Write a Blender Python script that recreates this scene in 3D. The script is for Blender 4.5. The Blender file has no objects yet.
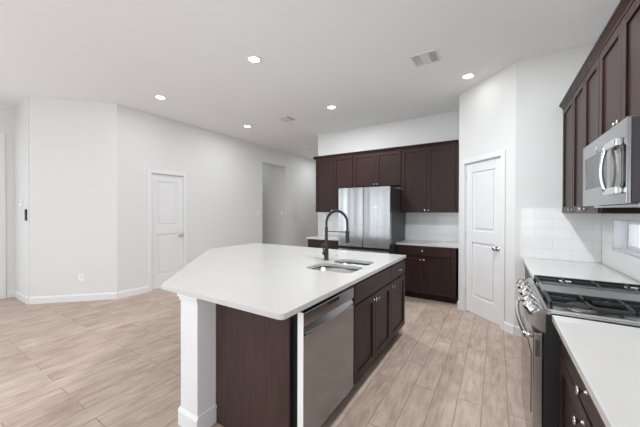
import bpy, bmesh, math, random
from mathutils import Matrix, Vector
random.seed(4)
S = bpy.context.scene
COL = S.collection

# ------------------------------------------------------------------ camera
YAW, PITCH, ROLL, EYE = 0.5563, -0.0057, 0.0024, 1.37
cd = bpy.data.cameras.new('camera')
cam = bpy.data.objects.new('camera', cd)
COL.objects.link(cam)
cd.sensor_fit = 'HORIZONTAL'
cd.sensor_width = 36.0
cd.lens = 284.4 / 640 * 36.0
cd.clip_start = 0.05
_F = Vector((-math.sin(YAW), math.cos(YAW), 0)); _R = Vector((math.cos(YAW), math.sin(YAW), 0)); _U = Vector((0, 0, 1))
_F2 = _F * math.cos(PITCH) + _U * math.sin(PITCH)
_U2 = _U * math.cos(PITCH) - _F * math.sin(PITCH)
_rx = _R * math.cos(ROLL) + _U2 * math.sin(ROLL)
_ry = _U2 * math.cos(ROLL) - _R * math.sin(ROLL)
_m = Matrix((_rx, _ry, -_F2)).transposed().to_4x4()
_m.translation = Vector((0, 0, EYE))
cam.matrix_world = _m
S.camera = cam

# ------------------------------------------------------------------ view, sky, daylight
S.view_settings.view_transform = 'Standard'
S.view_settings.look = 'None'
S.view_settings.gamma = 1.0
S.view_settings.use_curve_mapping = False
S.view_settings.exposure = -0.08
S.cycles.diffuse_bounces = 12
S.cycles.max_bounces = 16
S.cycles.sample_clamp_indirect = 6.0
S.cycles.caustics_reflective = False
S.cycles.caustics_refractive = False

W = bpy.data.worlds.new('sky'); S.world = W; W.use_nodes = True
nt = W.node_tree; nt.nodes.clear()
bg = nt.nodes.new('ShaderNodeBackground'); wo = nt.nodes.new('ShaderNodeOutputWorld')
bg.inputs[0].default_value = (0.86, 0.93, 1.0, 1); bg.inputs[1].default_value = 2.0
nt.links.new(bg.outputs[0], wo.inputs[0])

def area(name, loc, rot, sx, sy, power, color=(1, 1, 1)):
    l = bpy.data.lights.new(name, 'AREA'); l.shape = 'RECTANGLE'; l.size = sx; l.size_y = sy
    l.energy = power; l.color = color
    o = bpy.data.objects.new(name, l); COL.objects.link(o)
    o.location = loc; o.rotation_euler = rot
    return o
# area lights added for even daylight, at unseen rear, side and right windows
area('added_daylight_rear', (-4.6, -4.42, 1.45), (math.radians(90), 0, 0), 2.4, 2.0, 8, (0.88, 0.95, 1.0))
area('added_daylight_rear', (-1.2, -4.42, 1.45), (math.radians(90), 0, 0), 2.4, 2.0, 44, (0.88, 0.95, 1.0))
area('added_daylight_side', (-6.5, -1.9, 1.35), (0, math.radians(-90), 0), 2.2, 2.6, 40, (0.88, 0.95, 1.0))
area('added_daylight_right', (0.80, -2.5, 1.4), (0, math.radians(90), 0), 2.0, 2.1, 92, (0.88, 0.95, 1.0))

# ------------------------------------------------------------------ materials
def mat(name):
    m = bpy.data.materials.new(name); m.use_nodes = True
    n = m.node_tree.nodes; l = m.node_tree.links
    return m, n, l, n['Principled BSDF']

def plain(name, col, rough=0.5, metal=0.0, noise=0.0, nscale=8.0, bump=0.0, bscale=150.0, stretch=(1, 1, 1), coat=0.0, spec=0.5):
    m, n, l, b = mat(name)
    b.inputs['Base Color'].default_value = (*col, 1); b.inputs['Roughness'].default_value = rough
    b.inputs['Metallic'].default_value = metal; b.inputs['Coat Weight'].default_value = coat
    b.inputs['Coat Roughness'].default_value = 0.15
    b.inputs['Specular IOR Level'].default_value = spec
    if noise or bump:
        tc = n.new('ShaderNodeTexCoord'); mp = n.new('ShaderNodeMapping'); mp.inputs['Scale'].default_value = stretch
        l.new(tc.outputs['Object'], mp.inputs[0])
    if noise:
        t = n.new('ShaderNodeTexNoise'); t.inputs['Scale'].default_value = nscale; t.inputs['Detail'].default_value = 6
        l.new(mp.outputs[0], t.inputs['Vector'])
        r = n.new('ShaderNodeValToRGB')
        r.color_ramp.elements[0].position = 0.3; r.color_ramp.elements[1].position = 0.7
        r.color_ramp.elements[0].color = (*[c * (1 - noise) for c in col], 1)
        r.color_ramp.elements[1].color = (*[min(1, c * (1 + noise)) for c in col], 1)
        l.new(t.outputs['Fac'], r.inputs[0]); l.new(r.outputs[0], b.inputs['Base Color'])
    if bump:
        t2 = n.new('ShaderNodeTexNoise'); t2.inputs['Scale'].default_value = bscale; t2.inputs['Detail'].default_value = 3
        l.new(mp.outputs[0], t2.inputs['Vector'])
        bp = n.new('ShaderNodeBump'); bp.inputs['Strength'].default_value = bump; bp.inputs['Distance'].default_value = 0.002
        l.new(t2.outputs['Fac'], bp.inputs['Height']); l.new(bp.outputs[0], b.inputs['Normal'])
    return m

M = {}
M['wall'] = plain('wall_paint', (0.71, 0.707, 0.70), 0.85, bump=0.08, bscale=220, spec=0.2)
M['ceiling'] = plain('ceiling_paint', (0.875, 0.89, 0.90), 0.9, bump=0.15, bscale=120, spec=0.1)
M['white'] = plain('white_trim_paint', (0.75, 0.75, 0.755), 0.38)
M['wood'] = plain('espresso_wood', (0.031, 0.0158, 0.0133), 0.36, noise=0.28, nscale=9, stretch=(6, 6, 0.5), spec=0.19)
M['wood_flat'] = plain('espresso_side_wood', (0.050, 0.0285, 0.0245), 0.45, noise=0.22, nscale=9, stretch=(6, 6, 0.4), spec=0.33)
M['quartz'] = plain('white_quartz', (0.56, 0.548, 0.535), 0.16, noise=0.02, nscale=5)
M['steel'] = plain('brushed_steel', (0.44, 0.44, 0.445), 0.20, 1.0, noise=0.06, nscale=30, bump=0.04, bscale=60, stretch=(1, 1, 0.03))
M['steel_h'] = plain('brushed_steel_grain', (0.37, 0.375, 0.385), 0.19, 1.0, noise=0.05, nscale=40, bump=0.03, bscale=80, stretch=(1, 0.05, 1))
M['chrome'] = plain('polished_nickel', (0.72, 0.71, 0.70), 0.16, 1.0)
M['nickel'] = plain('satin_nickel', (0.55, 0.54, 0.52), 0.3, 1.0)
M['black'] = plain('matte_black', (0.014, 0.014, 0.016), 0.42)
M['iron'] = plain('cast_iron', (0.018, 0.017, 0.017), 0.5, bump=0.2, bscale=300)
M['cooktop'] = plain('steel_cooktop', (0.52, 0.52, 0.525), 0.2, 1.0)
M['griddle'] = plain('seasoned_iron', (0.15, 0.147, 0.147), 0.38)
M['blackgloss'] = plain('black_glass', (0.012, 0.012, 0.013), 0.08)
M['darkgrey'] = plain('dark_grey_enamel', (0.038, 0.036, 0.042), 0.4)
M['mirrorgrey'] = plain('grey_mirror_panel', (0.20, 0.19, 0.185), 0.12, 0.6)
M['duct'] = plain('register_shade_grey', (0.56, 0.56, 0.56), 0.6)
M['plastic'] = plain('white_plastic', (0.86, 0.86, 0.86), 0.35)
M['gap'] = plain('dark_recess', (0.01, 0.01, 0.01), 0.8)
M['sinksteel'] = plain('sink_steel', (0.62, 0.62, 0.62), 0.25, 1.0, bump=0.03, bscale=90)

def emit(name, col, s):
    m, n, l, b = mat(name)
    b.inputs['Base Color'].default_value = (0.9, 0.9, 0.9, 1)
    b.inputs['Emission Color'].default_value = (*col, 1); b.inputs['Emission Strength'].default_value = s
    return m
M['lens'] = emit('lamp_lens', (1.0, 0.97, 0.92), 14.0)

# glass panes
m, n, l, b = mat('window_glass')
tr = n.new('ShaderNodeBsdfTransparent'); gl = n.new('ShaderNodeBsdfGlossy'); gl.inputs['Roughness'].default_value = 0.02
mx = n.new('ShaderNodeMixShader'); mx.inputs[0].default_value = 0.06
l.new(tr.outputs[0], mx.inputs[1]); l.new(gl.outputs[0], mx.inputs[2])
n.remove(b); l.new(mx.outputs[0], n['Material Output'].inputs[0])
M['glass'] = m

# floor: wood-look plank tile running away from the camera
m, n, l, b = mat('wood_plank_tile')
tc = n.new('ShaderNodeTexCoord'); sx = n.new('ShaderNodeSeparateXYZ'); l.new(tc.outputs['Object'], sx.inputs[0])
cb = n.new('ShaderNodeCombineXYZ')
ax = n.new('ShaderNodeMath'); ax.operation = 'ADD'; ax.inputs[1].default_value = 20 * 0.155 - 0.072
l.new(sx.outputs['X'], ax.inputs[0])
ay = n.new('ShaderNodeMath'); ay.operation = 'ADD'; ay.inputs[1].default_value = 20.35
l.new(sx.outputs['Y'], ay.inputs[0])
l.new(ay.outputs[0], cb.inputs['X']); l.new(ax.outputs[0], cb.inputs['Y'])
br = n.new('ShaderNodeTexBrick'); br.offset = 0.37; br.offset_frequency = 2
br.inputs['Scale'].default_value = 1.0; br.inputs['Brick Width'].default_value = 0.92; br.inputs['Row Height'].default_value = 0.155
br.inputs['Mortar Size'].default_value = 0.0032; br.inputs['Mortar Smooth'].default_value = 0.3; br.inputs['Bias'].default_value = 0.0
br.inputs['Color1'].default_value = (0.0, 0, 0, 1); br.inputs['Color2'].default_value = (1, 1, 1, 1); br.inputs['Mortar'].default_value = (0.5, 0.5, 0.5, 1)
l.new(cb.outputs[0], br.inputs['Vector'])
# per-plank offset for the grain
off = n.new('ShaderNodeVectorMath'); off.operation = 'MULTIPLY_ADD'
off.inputs[1].default_value = (7.0, 3.0, 5.0)
l.new(br.outputs['Color'], off.inputs[0]); l.new(cb.outputs[0], off.inputs[2])
mp = n.new('ShaderNodeMapping'); mp.inputs['Scale'].default_value = (5.5, 34.0, 1.0); l.new(off.outputs[0], mp.inputs[0])
g1 = n.new('ShaderNodeTexNoise'); g1.inputs['Scale'].default_value = 1.0; g1.inputs['Detail'].default_value = 7; g1.inputs['Roughness'].default_value = 0.62
g1.inputs['Distortion'].default_value = 0.6
l.new(mp.outputs[0], g1.inputs['Vector'])
mp2 = n.new('ShaderNodeMapping'); mp2.inputs['Scale'].default_value = (5.0, 9.0, 1.0); l.new(off.outputs[0], mp2.inputs[0])
g2 = n.new('ShaderNodeTexNoise'); g2.inputs['Scale'].default_value = 1.0; g2.inputs['Detail'].default_value = 4
l.new(mp2.outputs[0], g2.inputs['Vector'])
mixg = n.new('ShaderNodeMix'); mixg.data_type = 'FLOAT'; mixg.inputs[0].default_value = 0.4
l.new(g1.outputs['Fac'], mixg.inputs[2]); l.new(g2.outputs['Fac'], mixg.inputs[3])
mixp = n.new('ShaderNodeMath'); mixp.operation = 'MULTIPLY_ADD'; mixp.inputs[1].default_value = 0.10
l.new(br.outputs['Color'], mixp.inputs[0]); l.new(mixg.outputs[0], mixp.inputs[2])
rp = n.new('ShaderNodeValToRGB')
e = rp.color_ramp.elements
e[0].position = 0.33; e[0].color = (0.31, 0.218, 0.174, 1)
e[1].position = 0.74; e[1].color = (0.59, 0.485, 0.415, 1)
x = rp.color_ramp.elements.new(0.53); x.color = (0.455, 0.352, 0.293, 1)
l.new(mixp.outputs[0], rp.inputs[0])
mm = n.new('ShaderNodeMix'); mm.data_type = 'RGBA'
l.new(br.outputs['Fac'], mm.inputs[0]); l.new(rp.outputs[0], mm.inputs[6]); mm.inputs[7].default_value = (0.27, 0.21, 0.175, 1)
l.new(mm.outputs[2], b.inputs['Base Color'])
b.inputs['Roughness'].default_value = 0.48
b.inputs['Specular IOR Level'].default_value = 0.35
bp = n.new('ShaderNodeBump'); bp.inputs['Strength'].default_value = 0.25; bp.inputs['Distance'].default_value = 0.002; bp.invert = True
l.new(br.outputs['Fac'], bp.inputs['Height']); l.new(bp.outputs[0], b.inputs['Normal'])
M['floor'] = m

# glossy white wall tile: 'u' axis is X or Y of the object
def tile(name, axis):
    m, n, l, b = mat(name)
    tc = n.new('ShaderNodeTexCoord'); sx = n.new('ShaderNodeSeparateXYZ'); l.new(tc.outputs['Object'], sx.inputs[0])
    cb = n.new('ShaderNodeCombineXYZ'); a = n.new('ShaderNodeMath'); a.operation = 'ADD'; a.inputs[1].default_value = 30.0
    l.new(sx.outputs[axis], a.inputs[0]); l.new(a.outputs[0], cb.inputs['X'])
    a2 = n.new('ShaderNodeMath'); a2.operation = 'ADD'; a2.inputs[1].default_value = 0.108 * 10 - 0.876
    l.new(sx.outputs['Z'], a2.inputs[0]); l.new(a2.outputs[0], cb.inputs['Y'])
    br = n.new('ShaderNodeTexBrick'); br.offset = 0.5
    br.inputs['Scale'].default_value = 1; br.inputs['Brick Width'].default_value = 0.305; br.inputs['Row Height'].default_value = 0.108
    br.inputs['Mortar Size'].default_value = 0.002; br.inputs['Mortar Smooth'].default_value = 0.3
    br.inputs['Color1'].default_value = (0.78, 0.78, 0.775, 1); br.inputs['Color2'].default_value = (0.81, 0.81, 0.805, 1)
    br.inputs['Mortar'].default_value = (0.66, 0.66, 0.66, 1)
    l.new(cb.outputs[0], br.inputs['Vector']); l.new(br.outputs['Color'], b.inputs['Base Color'])
    b.inputs['Roughness'].default_value = 0.12
    bp = n.new('ShaderNodeBump'); bp.invert = True; bp.inputs['Strength'].default_value = 0.4; bp.inputs['Distance'].default_value = 0.002
    l.new(br.outputs['Fac'], bp.inputs['Height']); l.new(bp.outputs[0], b.inputs['Normal'])
    return m
M['tile_x'] = tile('white_tile_across', 'X')
M['tile_y'] = tile('white_tile_along', 'Y')

# ------------------------------------------------------------------ mesh helpers
class MB:
    def __init__(s): s.bm = bmesh.new()
    def box(s, x0, x1, y0, y1, z0, z1, bev=0.0, seg=1):
        x0, x1 = sorted((x0, x1)); y0, y1 = sorted((y0, y1)); z0, z1 = sorted((z0, z1))
        t = bmesh.new(); bmesh.ops.create_cube(t, size=1)
        for v in t.verts:
            v.co = Vector(((x0 + x1) / 2 + v.co.x * (x1 - x0), (y0 + y1) / 2 + v.co.y * (y1 - y0), (z0 + z1) / 2 + v.co.z * (z1 - z0)))
        if bev: bmesh.ops.bevel(t, geom=t.edges[:], offset=bev, segments=seg, profile=0.7, affect='EDGES')
        s._add(t); return s
    def _add(s, t):
        me = bpy.data.meshes.new('tmp'); t.to_mesh(me); t.free(); s.bm.from_mesh(me); bpy.data.meshes.remove(me)
    def prism(s, pts, z0, z1, bev=0.0, seg=2):
        t = bmesh.new()
        a = [t.verts.new((p[0], p[1], z0)) for p in pts]; c = [t.verts.new((p[0], p[1], z1)) for p in pts]
        n_ = len(pts)
        t.faces.new(a[::-1]); t.faces.new(c)
        for i in range(n_): t.faces.new((a[i], a[(i + 1) % n_], c[(i + 1) % n_], c[i]))
        bmesh.ops.recalc_face_normals(t, faces=t.faces[:])
        if bev: bmesh.ops.bevel(t, geom=t.edges[:], offset=bev, segments=seg, profile=0.6, affect='EDGES')
        s._add(t); return s
    def extrude(s, pts, axis, a0, a1):
        """profile pts (2D) swept along axis: 'x' -> (y,z) profile, 'y' -> (x,z)"""
        t = bmesh.new()
        f = (lambda p, a: (a, p[0], p[1])) if axis == 'x' else (lambda p, a: (p[0], a, p[1]))
        A = [t.verts.new(f(p, a0)) for p in pts]; B = [t.verts.new(f(p, a1)) for p in pts]; n_ = len(pts)
        t.faces.new(A); t.faces.new(B[::-1])
        for i in range(n_): t.faces.new((A[i], B[i], B[(i + 1) % n_], A[(i + 1) % n_]))
        bmesh.ops.recalc_face_normals(t, faces=t.faces[:]); s._add(t); return s
    def lathe(s, prof, origin=(0, 0, 0), axis=(0, 0, 1), seg=24):
        """prof: list of (radius, height) along axis"""
        t = bmesh.new(); rings = []
        for r, h in prof:
            if r < 1e-5: rings.append([t.verts.new((0, 0, h))])
            else: rings.append([t.verts.new((r * math.cos(2 * math.pi * i / seg), r * math.sin(2 * math.pi * i / seg), h)) for i in range(seg)])
        for a, c in zip(rings, rings[1:]):
            for i in range(seg):
                j = (i + 1) % seg
                if len(a) == 1 and len(c) == 1: continue
                if len(a) == 1: t.faces.new((a[0], c[i], c[j]))
                elif len(c) == 1: t.faces.new((a[i], c[0], a[j]))
                else: t.faces.new((a[i], c[i], c[j], a[j]))
        q = Vector((0, 0, 1)).rotation_difference(Vector(axis)).to_matrix().to_4x4()
        bmesh.ops.transform(t, matrix=Matrix.Translation(origin) @ q, verts=t.verts[:])
        bmesh.ops.recalc_face_normals(t, faces=t.faces[:])
        for fc in t.faces: fc.smooth = True
        s._add(t); return s
    def tube(s, path, r, seg=12, closed=False):
        t = bmesh.new(); P = [Vector(p) for p in path]; rings = []; n_ = len(P)
        up = None
        for i, p in enumerate(P):
            d = (P[min(i + 1, n_ - 1)] - P[max(i - 1, 0)]).normalized()
            if up is None:
                up = Vector((0, 0, 1)) if abs(d.z) < 0.9 else Vector((1, 0, 0))
            side = d.cross(up).normalized(); up = side.cross(d).normalized()
            rr = r[i] if isinstance(r, (list, tuple)) else r
            rings.append([t.verts.new(p + (side * math.cos(2 * math.pi * k / seg) + up * math.sin(2 * math.pi * k / seg)) * rr) for k in range(seg)])
        for a, c in zip(rings, rings[1:]):
            for k in range(seg):
                fc = t.faces.new((a[k], a[(k + 1) % seg], c[(k + 1) % seg], c[k])); fc.smooth = True
        t.faces.new(rings[0][::-1]); t.faces.new(rings[-1])
        bmesh.ops.recalc_face_normals(t, faces=t.faces[:])
        s._add(t); return s
    def xf(s, m): bmesh.ops.transform(s.bm, matrix=m, verts=s.bm.verts[:]); return s
    def build(s, name, material, parent=None, loc=None):
        me = bpy.data.meshes.new(name); s.bm.to_mesh(me); s.bm.free()
        mats = material if isinstance(material, (list, tuple)) else [material]
        for m_ in mats: me.materials.append(m_)
        o = bpy.data.objects.new(name, me); COL.objects.link(o)
        if parent: o.parent = parent
        if loc: o.location = loc
        return o

def rrect(x0, x1, y0, y1, r_, n_=6):
    P = []
    for cx, cy, a0 in ((x1 - r_, y1 - r_, 0), (x0 + r_, y1 - r_, 90), (x0 + r_, y0 + r_, 180), (x1 - r_, y0 + r_, 270)):
        for i in range(n_ + 1):
            a = math.radians(a0 + 90 * i / n_); P.append((cx + r_ * math.cos(a), cy + r_ * math.sin(a)))
    return P
def thing(name, label, cat, loc=(0, 0, 0), rz=0.0, group=None):
    o = bpy.data.objects.new(name, None); COL.objects.link(o); o.empty_display_size = 0.1
    o.location = loc; o.rotation_euler = (0, 0, rz); return tag(o, label, cat, group)
def tag(o, label, cat, group=None):
    o['label'] = label; o['category'] = cat
    if group: o['group'] = group
    return o
def struct(name, mb, m_, parent=None, label=None):
    o = mb.build(name, m_, parent)
    if parent is None:
        o['kind'] = 'structure'
        if label: o['label'] = label
    return o
def sroot(name, loc=(0, 0, 0), rz=0.0, label=None):
    o = bpy.data.objects.new(name, None); COL.objects.link(o); o.location = loc; o.rotation_euler = (0, 0, rz)
    o['kind'] = 'structure'
    if label: o['label'] = label
    return o

# ------------------------------------------------------------------ the room
H = 3.047
XL, XR, YW, YP, XD, YT = -5.04, 0.884, 5.213, 3.838, -6.58, 1.285
DX, DY = -5.843, 1.298
YB, YH = -4.5, 9.4
OP0, OP1, OPZ = 5.345, 6.30, 2.625
floor = struct('floor', MB().box(-8.0, 1.4, -5.0, 9.8, -0.1, 0.0), M['floor'])
struct('ceiling', MB().box(-8.0, 1.4, -5.0, 9.8, H, H + 0.1), M['ceiling'])
T = 0.12
def wall_seg(mb, x0, y0, x1, y1, z0=0.0, z1=H, t=T):
    """slab whose face is the line p0->p1 with thickness on the left of the direction"""
    d = Vector((x1 - x0, y1 - y0, 0)).normalized(); nn = Vector((-d.y, d.x, 0)) * t
    mb.prism([(x0, y0), (x1, y1), (x1 + nn.x, y1 + nn.y), (x0 + nn.x, y0 + nn.y)], z0, z1)
    return mb
# left wall with the hall opening (thickness towards -x)
D1a, D1b, D1z = 2.622, 3.212, 2.035
w = MB()
w.box(XL - T, XL, DY + (XL - DX), D1a, 0, H); w.box(XL - T, XL, D1b, OP0, 0, H); w.box(XL - T, XL, D1a, D1b, D1z, H)
w.box(XL - T, XL, OP0, OP1, OPZ, H); w.box(XL - T, XL, OP1, YH, 0, H)
struct('wall_left', w, M['wall'])
struct('wall_diagonal', wall_seg(MB(), DX, DY, XL, DY + (XL - DX)), M['wall'])
struct('wall_alcove', MB().box(XD - T, DX - 0.0, YT, YT + T, 0, H), M['wall'])
# far-left wall beside the patio door
P0, P1, PZ = -1.10, 1.12, 2.52
w = MB(); w.box(XD - T, XD, P1, YT, 0, H); w.box(XD - T, XD, P0, P1, PZ, H); w.box(XD - T, XD, -3.2, P0, 0.0, 0.0 + 0.25)
w.box(XD - T, XD, -3.2, P0, 2.45, H); w.box(XD - T, XD, YB, -3.2, 0, H)
struct('wall_patio', w, M['wall'])
# rear wall with the two added windows
w = MB()
for a, c in ((XD, -5.8), (-3.4, -2.4), (0.0, XR)): w.box(a, c, YB - T, YB, 0, H)
for a, c in ((-5.8, -3.4), (-2.4, 0.0)): w.box(a, c, YB - T, YB, 0, 0.45); w.box(a, c, YB - T, YB, 2.45, H)
struct('wall_rear', w, M['wall'])
# right wall with the slot window
WY0, WY1, WZ0, WZ1 = 2.66, 3.525, 1.050, 1.302
w = MB(); w.box(XR, XR + 0.16, YB, -3.6, 0, H); w.box(XR, XR + 0.16, -3.6, -1.4, 0, 0.3); w.box(XR, XR + 0.16, -3.6, -1.4, 2.45, H); w.box(XR, XR + 0.16, -1.4, WY0, 0, H); w.box(XR, XR + 0.16, WY1, YP + 0.1, 0, H)
w.box(XR, XR + 0.16, WY0, WY1, 0, WZ0); w.box(XR, XR + 0.16, WY0, WY1, WZ1, H)
struct('wall_right', w, M['wall'])
# pantry: the angled wall with its door, and the wall facing the camera
PA, PB = Vector((-0.461, 4.492, 0)), Vector((0.1735, 3.838, 0))
pd = (PB - PA).normalized(); plen = (PB - PA).length; PRZ = math.atan2(pd.y, pd.x)
PD0, PD1, PDZ = 0.118, 0.722, 2.035        # door opening along the angled wall
w = MB(); w.box(0, PD0, 0, T, 0, H); w.box(PD1, plen, 0, T, 0, H); w.box(PD0, PD1, 0, T, PDZ, H)
o = struct('wall_pantry', w, M['wall']); o.location = PA; o.rotation_euler = (0, 0, PRZ)
struct('wall_pantry_side', MB().box(PA.x, PA.x + T, PA.y, YW, 0, H), M['wall'])
struct('wall_pantry_front', MB().box(PB.x, XR, YP, YP + T, 0, H), M['wall'])
# fridge wall and hall beyond
struct('wall_fridge', MB().box(-3.295, PA.x + T, YW, YW + T, 0, H), M['wall'])
struct('wall_hall_right', MB().box(-3.295, -3.295 + T, YW + T, YH, 0, H), M['wall'])
struct('wall_hall_end', MB().box(XL, -3.295, YH, YH + T, 0, H), M['wall'])
w = MB(); w.box(-7.4, XL - T, OP1, OP1 + T, 0, H); w.box(-7.4, XL - T, OP0 - 0.3 - T, OP0 - 0.3, 0, H); w.box(-7.4 - T, -7.4, OP0 - 0.3 - T, OP1 + T, 0, H)
struct('wall_passage', w, M['wall'])

# baseboards
def baseboard(name, x0, y0, x1, y1, label=None):
    mb = MB(); d = Vector((x1 - x0, y1 - y0, 0)); L = d.length
    mb.extrude([(0, 0), (-0.014, 0), (-0.014, 0.084), (-0.009, 0.098), (-0.004, 0.105), (0, 0.105)], 'x', 0, L)
    o = struct(name, mb, M['white']); o.location = (x0, y0, 0); o.rotation_euler = (0, 0, math.atan2(d.y, d.x)); return o
CAS = 0.062
def bb_line(name, x0, y0, x1, y1): return baseboard(name, x0, y0, x1, y1)
bb_line('baseboard_diagonal', DX, DY, XL, DY + (XL - DX))
b1 = bb_line('baseboard_left', XL, DY + (XL - DX), XL, D1a - CAS)
bb_line('baseboard_left_far', XL, D1b + CAS, XL, OP0)
bb_line('baseboard_hall', XL, OP1, XL, YH)
bb_line('baseboard_alcove', XD, YT, DX, YT)
bb_line('baseboard_patio', XD, P1 + 0.08, XD, YT)
bb_line('baseboard_pantry_front', PB.x + 0.006, YP, 0.24, YP)
def along(p): return PA + pd * p
a_, c_ = along(0.0), along(PD0 - CAS); bb_line('baseboard_pantry_near_cabinet', a_.x, a_.y, c_.x, c_.y)
a_, c_ = along(PD1 + CAS), along(plen); bb_line('baseboard_pantry_near_range', a_.x, a_.y, c_.x, c_.y)

# ------------------------------------------------------------------ two-panel doors
def panel_slab(wd, ht, t=0.035):
    """door leaf in local x 0..wd, front face at y=0, with two raised panels"""
    mb = MB(); st = 0.105; zs = (0.22, 0.95, 1.10, ht - 0.12)
    mb.box(0, wd, 0.014, t, 0, ht)
    mb.box(0, st, 0, 0.0145, 0, ht, 0.002); mb.box(wd - st, wd, 0, 0.0145, 0, ht, 0.002)
    mb.box(st, wd - st, 0, 0.0145, 0, zs[0]); mb.box(st, wd - st, 0, 0.0145, zs[1], zs[2]); mb.box(st, wd - st, 0, 0.0145, zs[3], ht)
    for a, c in ((zs[0], zs[1]), (zs[2], zs[3])):
        mb.box(st + 0.035, wd - st - 0.035, 0.003, 0.0145, a + 0.035, c - 0.035, 0.009)
    return mb
def room_door(name, loc, rz, wd, ht, knob_x, label):
    r = sroot(name, loc, rz, label)
    lf = panel_slab(wd - 0.012, ht - 0.028).xf(Matrix.Translation((0.006, 0.022, 0.02))).build('door_slab', M['white'], r)
    kn = MB()
    kx = knob_x
    kn.lathe([(0.0, 0), (0.031, 0), (0.031, 0.005), (0.012, 0.009), (0.011, 0.03), (0.024, 0.04), (0.0285, 0.052), (0.024, 0.063), (0, 0.066)], (kx, 0.022, 0.93), (0, -1, 0))
    kn.build('door_knob', M['nickel'], lf)
    c = MB(); cw = CAS
    prof = lambda x0, x1, z0, z1: c.box(x0, x1, -0.016, 0.0, z0, z1, 0.004)
    prof(-cw, 0.0, 0, ht + cw); prof(wd, wd + cw, 0, ht + cw); prof(0.0, wd, ht, ht + cw)
    c.box(-0.001, 0.005, 0.0, 0.1, 0, ht); c.box(wd - 0.005, wd + 0.001, 0.0, 0.1, 0, ht); c.box(0, wd, 0.0, 0.1, ht - 0.005, ht + 0.001)
    c.build('door_casing', M['white'], r)
    h = MB()
    for z in (0.22, 1.02, 1.80):
        hx = 0.004 if kx > wd / 2 else wd - 0.004
        h.box(hx - 0.006, hx + 0.006, 0.014, 0.021, z, z + 0.09, 0.002)
    h.build('hinge', M['nickel'], r)
    return r
room_door('door_1', (XL, D1a, 0), math.radians(90), D1b - D1a, D1z, 0.535, 'white two-panel door with nickel knob in the left wall')
o = room_door('door_2', along(PD0), PRZ, PD1 - PD0, PDZ, PD1 - PD0 - 0.065, 'white two-panel pantry door in the angled wall')
# patio door in the far-left wall
r = sroot('door_3', (XD, P0, 0), math.radians(90), 'white glazed patio door at the far left edge')
c = MB(); L = P1 - P0
c.box(-0.07, 0, -0.018, 0.1, 0, PZ + 0.07, 0.003); c.box(L, L + 0.07, -0.018, 0.1, 0, PZ + 0.07, 0.003); c.box(0, L, -0.018, 0.1, PZ, PZ + 0.07, 0.003)
c.build('door_casing', M['white'], r)
for k in range(2):
    f = MB(); x0, x1 = k * L / 2 + 0.002, (k + 1) * L / 2 - 0.002
    f.box(x0, x0 + 0.09, 0.03, 0.07, 0.01, PZ - 0.002); f.box(x1 - 0.09, x1, 0.03, 0.07, 0.01, PZ - 0.002)
    f.box(x0 + 0.09, x1 - 0.09, 0.03, 0.07, 0.01, 0.16); f.box(x0 + 0.09, x1 - 0.09, 0.03, 0.07, PZ - 0.12, PZ - 0.002)
    fo = f.build('door_leaf', M['white'], r)
    MB().box(x0 + 0.09, x1 - 0.09, 0.046, 0.052, 0.16, PZ - 0.12).build('glass_pane', M['glass'], fo)

# ------------------------------------------------------------------ windows
r = sroot('window_1', label='narrow horizontal window set in the tile between counter and cabinets')
f = MB(); fx0, fx1 = XR + 0.085, XR + 0.125
f.box(fx0, fx1, WY0, WY1, WZ0, WZ0 + 0.035); f.box(fx0, fx1, WY0, WY1, WZ1 - 0.03, WZ1)
f.box(fx0, fx1, WY0, WY0 + 0.035, WZ0 + 0.035, WZ1 - 0.03); f.box(fx0, fx1, WY1 - 0.035, WY1, WZ0 + 0.035, WZ1 - 0.03)
f.box(fx0, fx1, (WY0 + WY1) / 2 - 0.012, (WY0 + WY1) / 2 + 0.012, WZ0 + 0.035, WZ1 - 0.03)
fo = f.build('window_frame', M['white'], r)
MB().box(XR + 0.10, XR + 0.105, WY0 + 0.035, WY1 - 0.035, WZ0 + 0.035, WZ1 - 0.03).build('window_pane', M['glass'], fo)
s_ = MB(); s_.box(XR - 0.004, XR + 0.085, WY0, WY1, WZ0 - 0.006, WZ0 + 0.004, 0.002); s_.box(XR - 0.004, XR + 0.085, WY0, WY1, WZ1 - 0.004, WZ1 + 0.004, 0.002)
s_.box(XR - 0.004, XR + 0.085, WY1 - 0.004, WY1 + 0.004, WZ0, WZ1, 0.002); s_.box(XR - 0.004, XR + 0.085, WY0 - 0.004, WY0 + 0.004, WZ0, WZ1, 0.002)
s_.build('window_reveal', M['white'], r)
def big_window(name, x0, x1, z0, z1, rot, loc, lab):  # out-of-view windows, added to bring even light into the room
    r = sroot(name, loc, rot, lab); f = MB()
    for a, c in ((x0, x0 + 0.06), (x1 - 0.06, x1), ((x0 + x1) / 2 - 0.035, (x0 + x1) / 2 + 0.035)): f.box(a, c, 0.02, 0.08, z0, z1)
    f.box(x0, x1, 0.02, 0.08, z0, z0 + 0.06); f.box(x0, x1, 0.02, 0.08, z1 - 0.06, z1)
    fo = f.build('window_frame', M['white'], r)
    MB().box(x0 + 0.05, x1 - 0.05, 0.045, 0.05, z0 + 0.05, z1 - 0.05).build('window_pane', M['glass'], fo)
big_window('added_window_2', 0, 2.4, 0.45, 2.45, math.pi, (-3.4, YB, 0), 'unseen rear window added for light, living-room side')
big_window('added_window_3', 0, 2.4, 0.45, 2.45, math.pi, (0.0, YB, 0), 'unseen rear window added for light, kitchen side')
big_window('added_window_4', 0, 2.1, 0.25, 2.45, math.pi / 2, (XD, -3.2, 0), 'unseen side window added for light')

big_window('added_window_5', 0, 2.2, 0.3, 2.45, -math.pi / 2, (XR, -1.4, 0), 'unseen window added for light in the right wall')  # unseen, added to light post, dishwasher and aisle from the right

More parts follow.
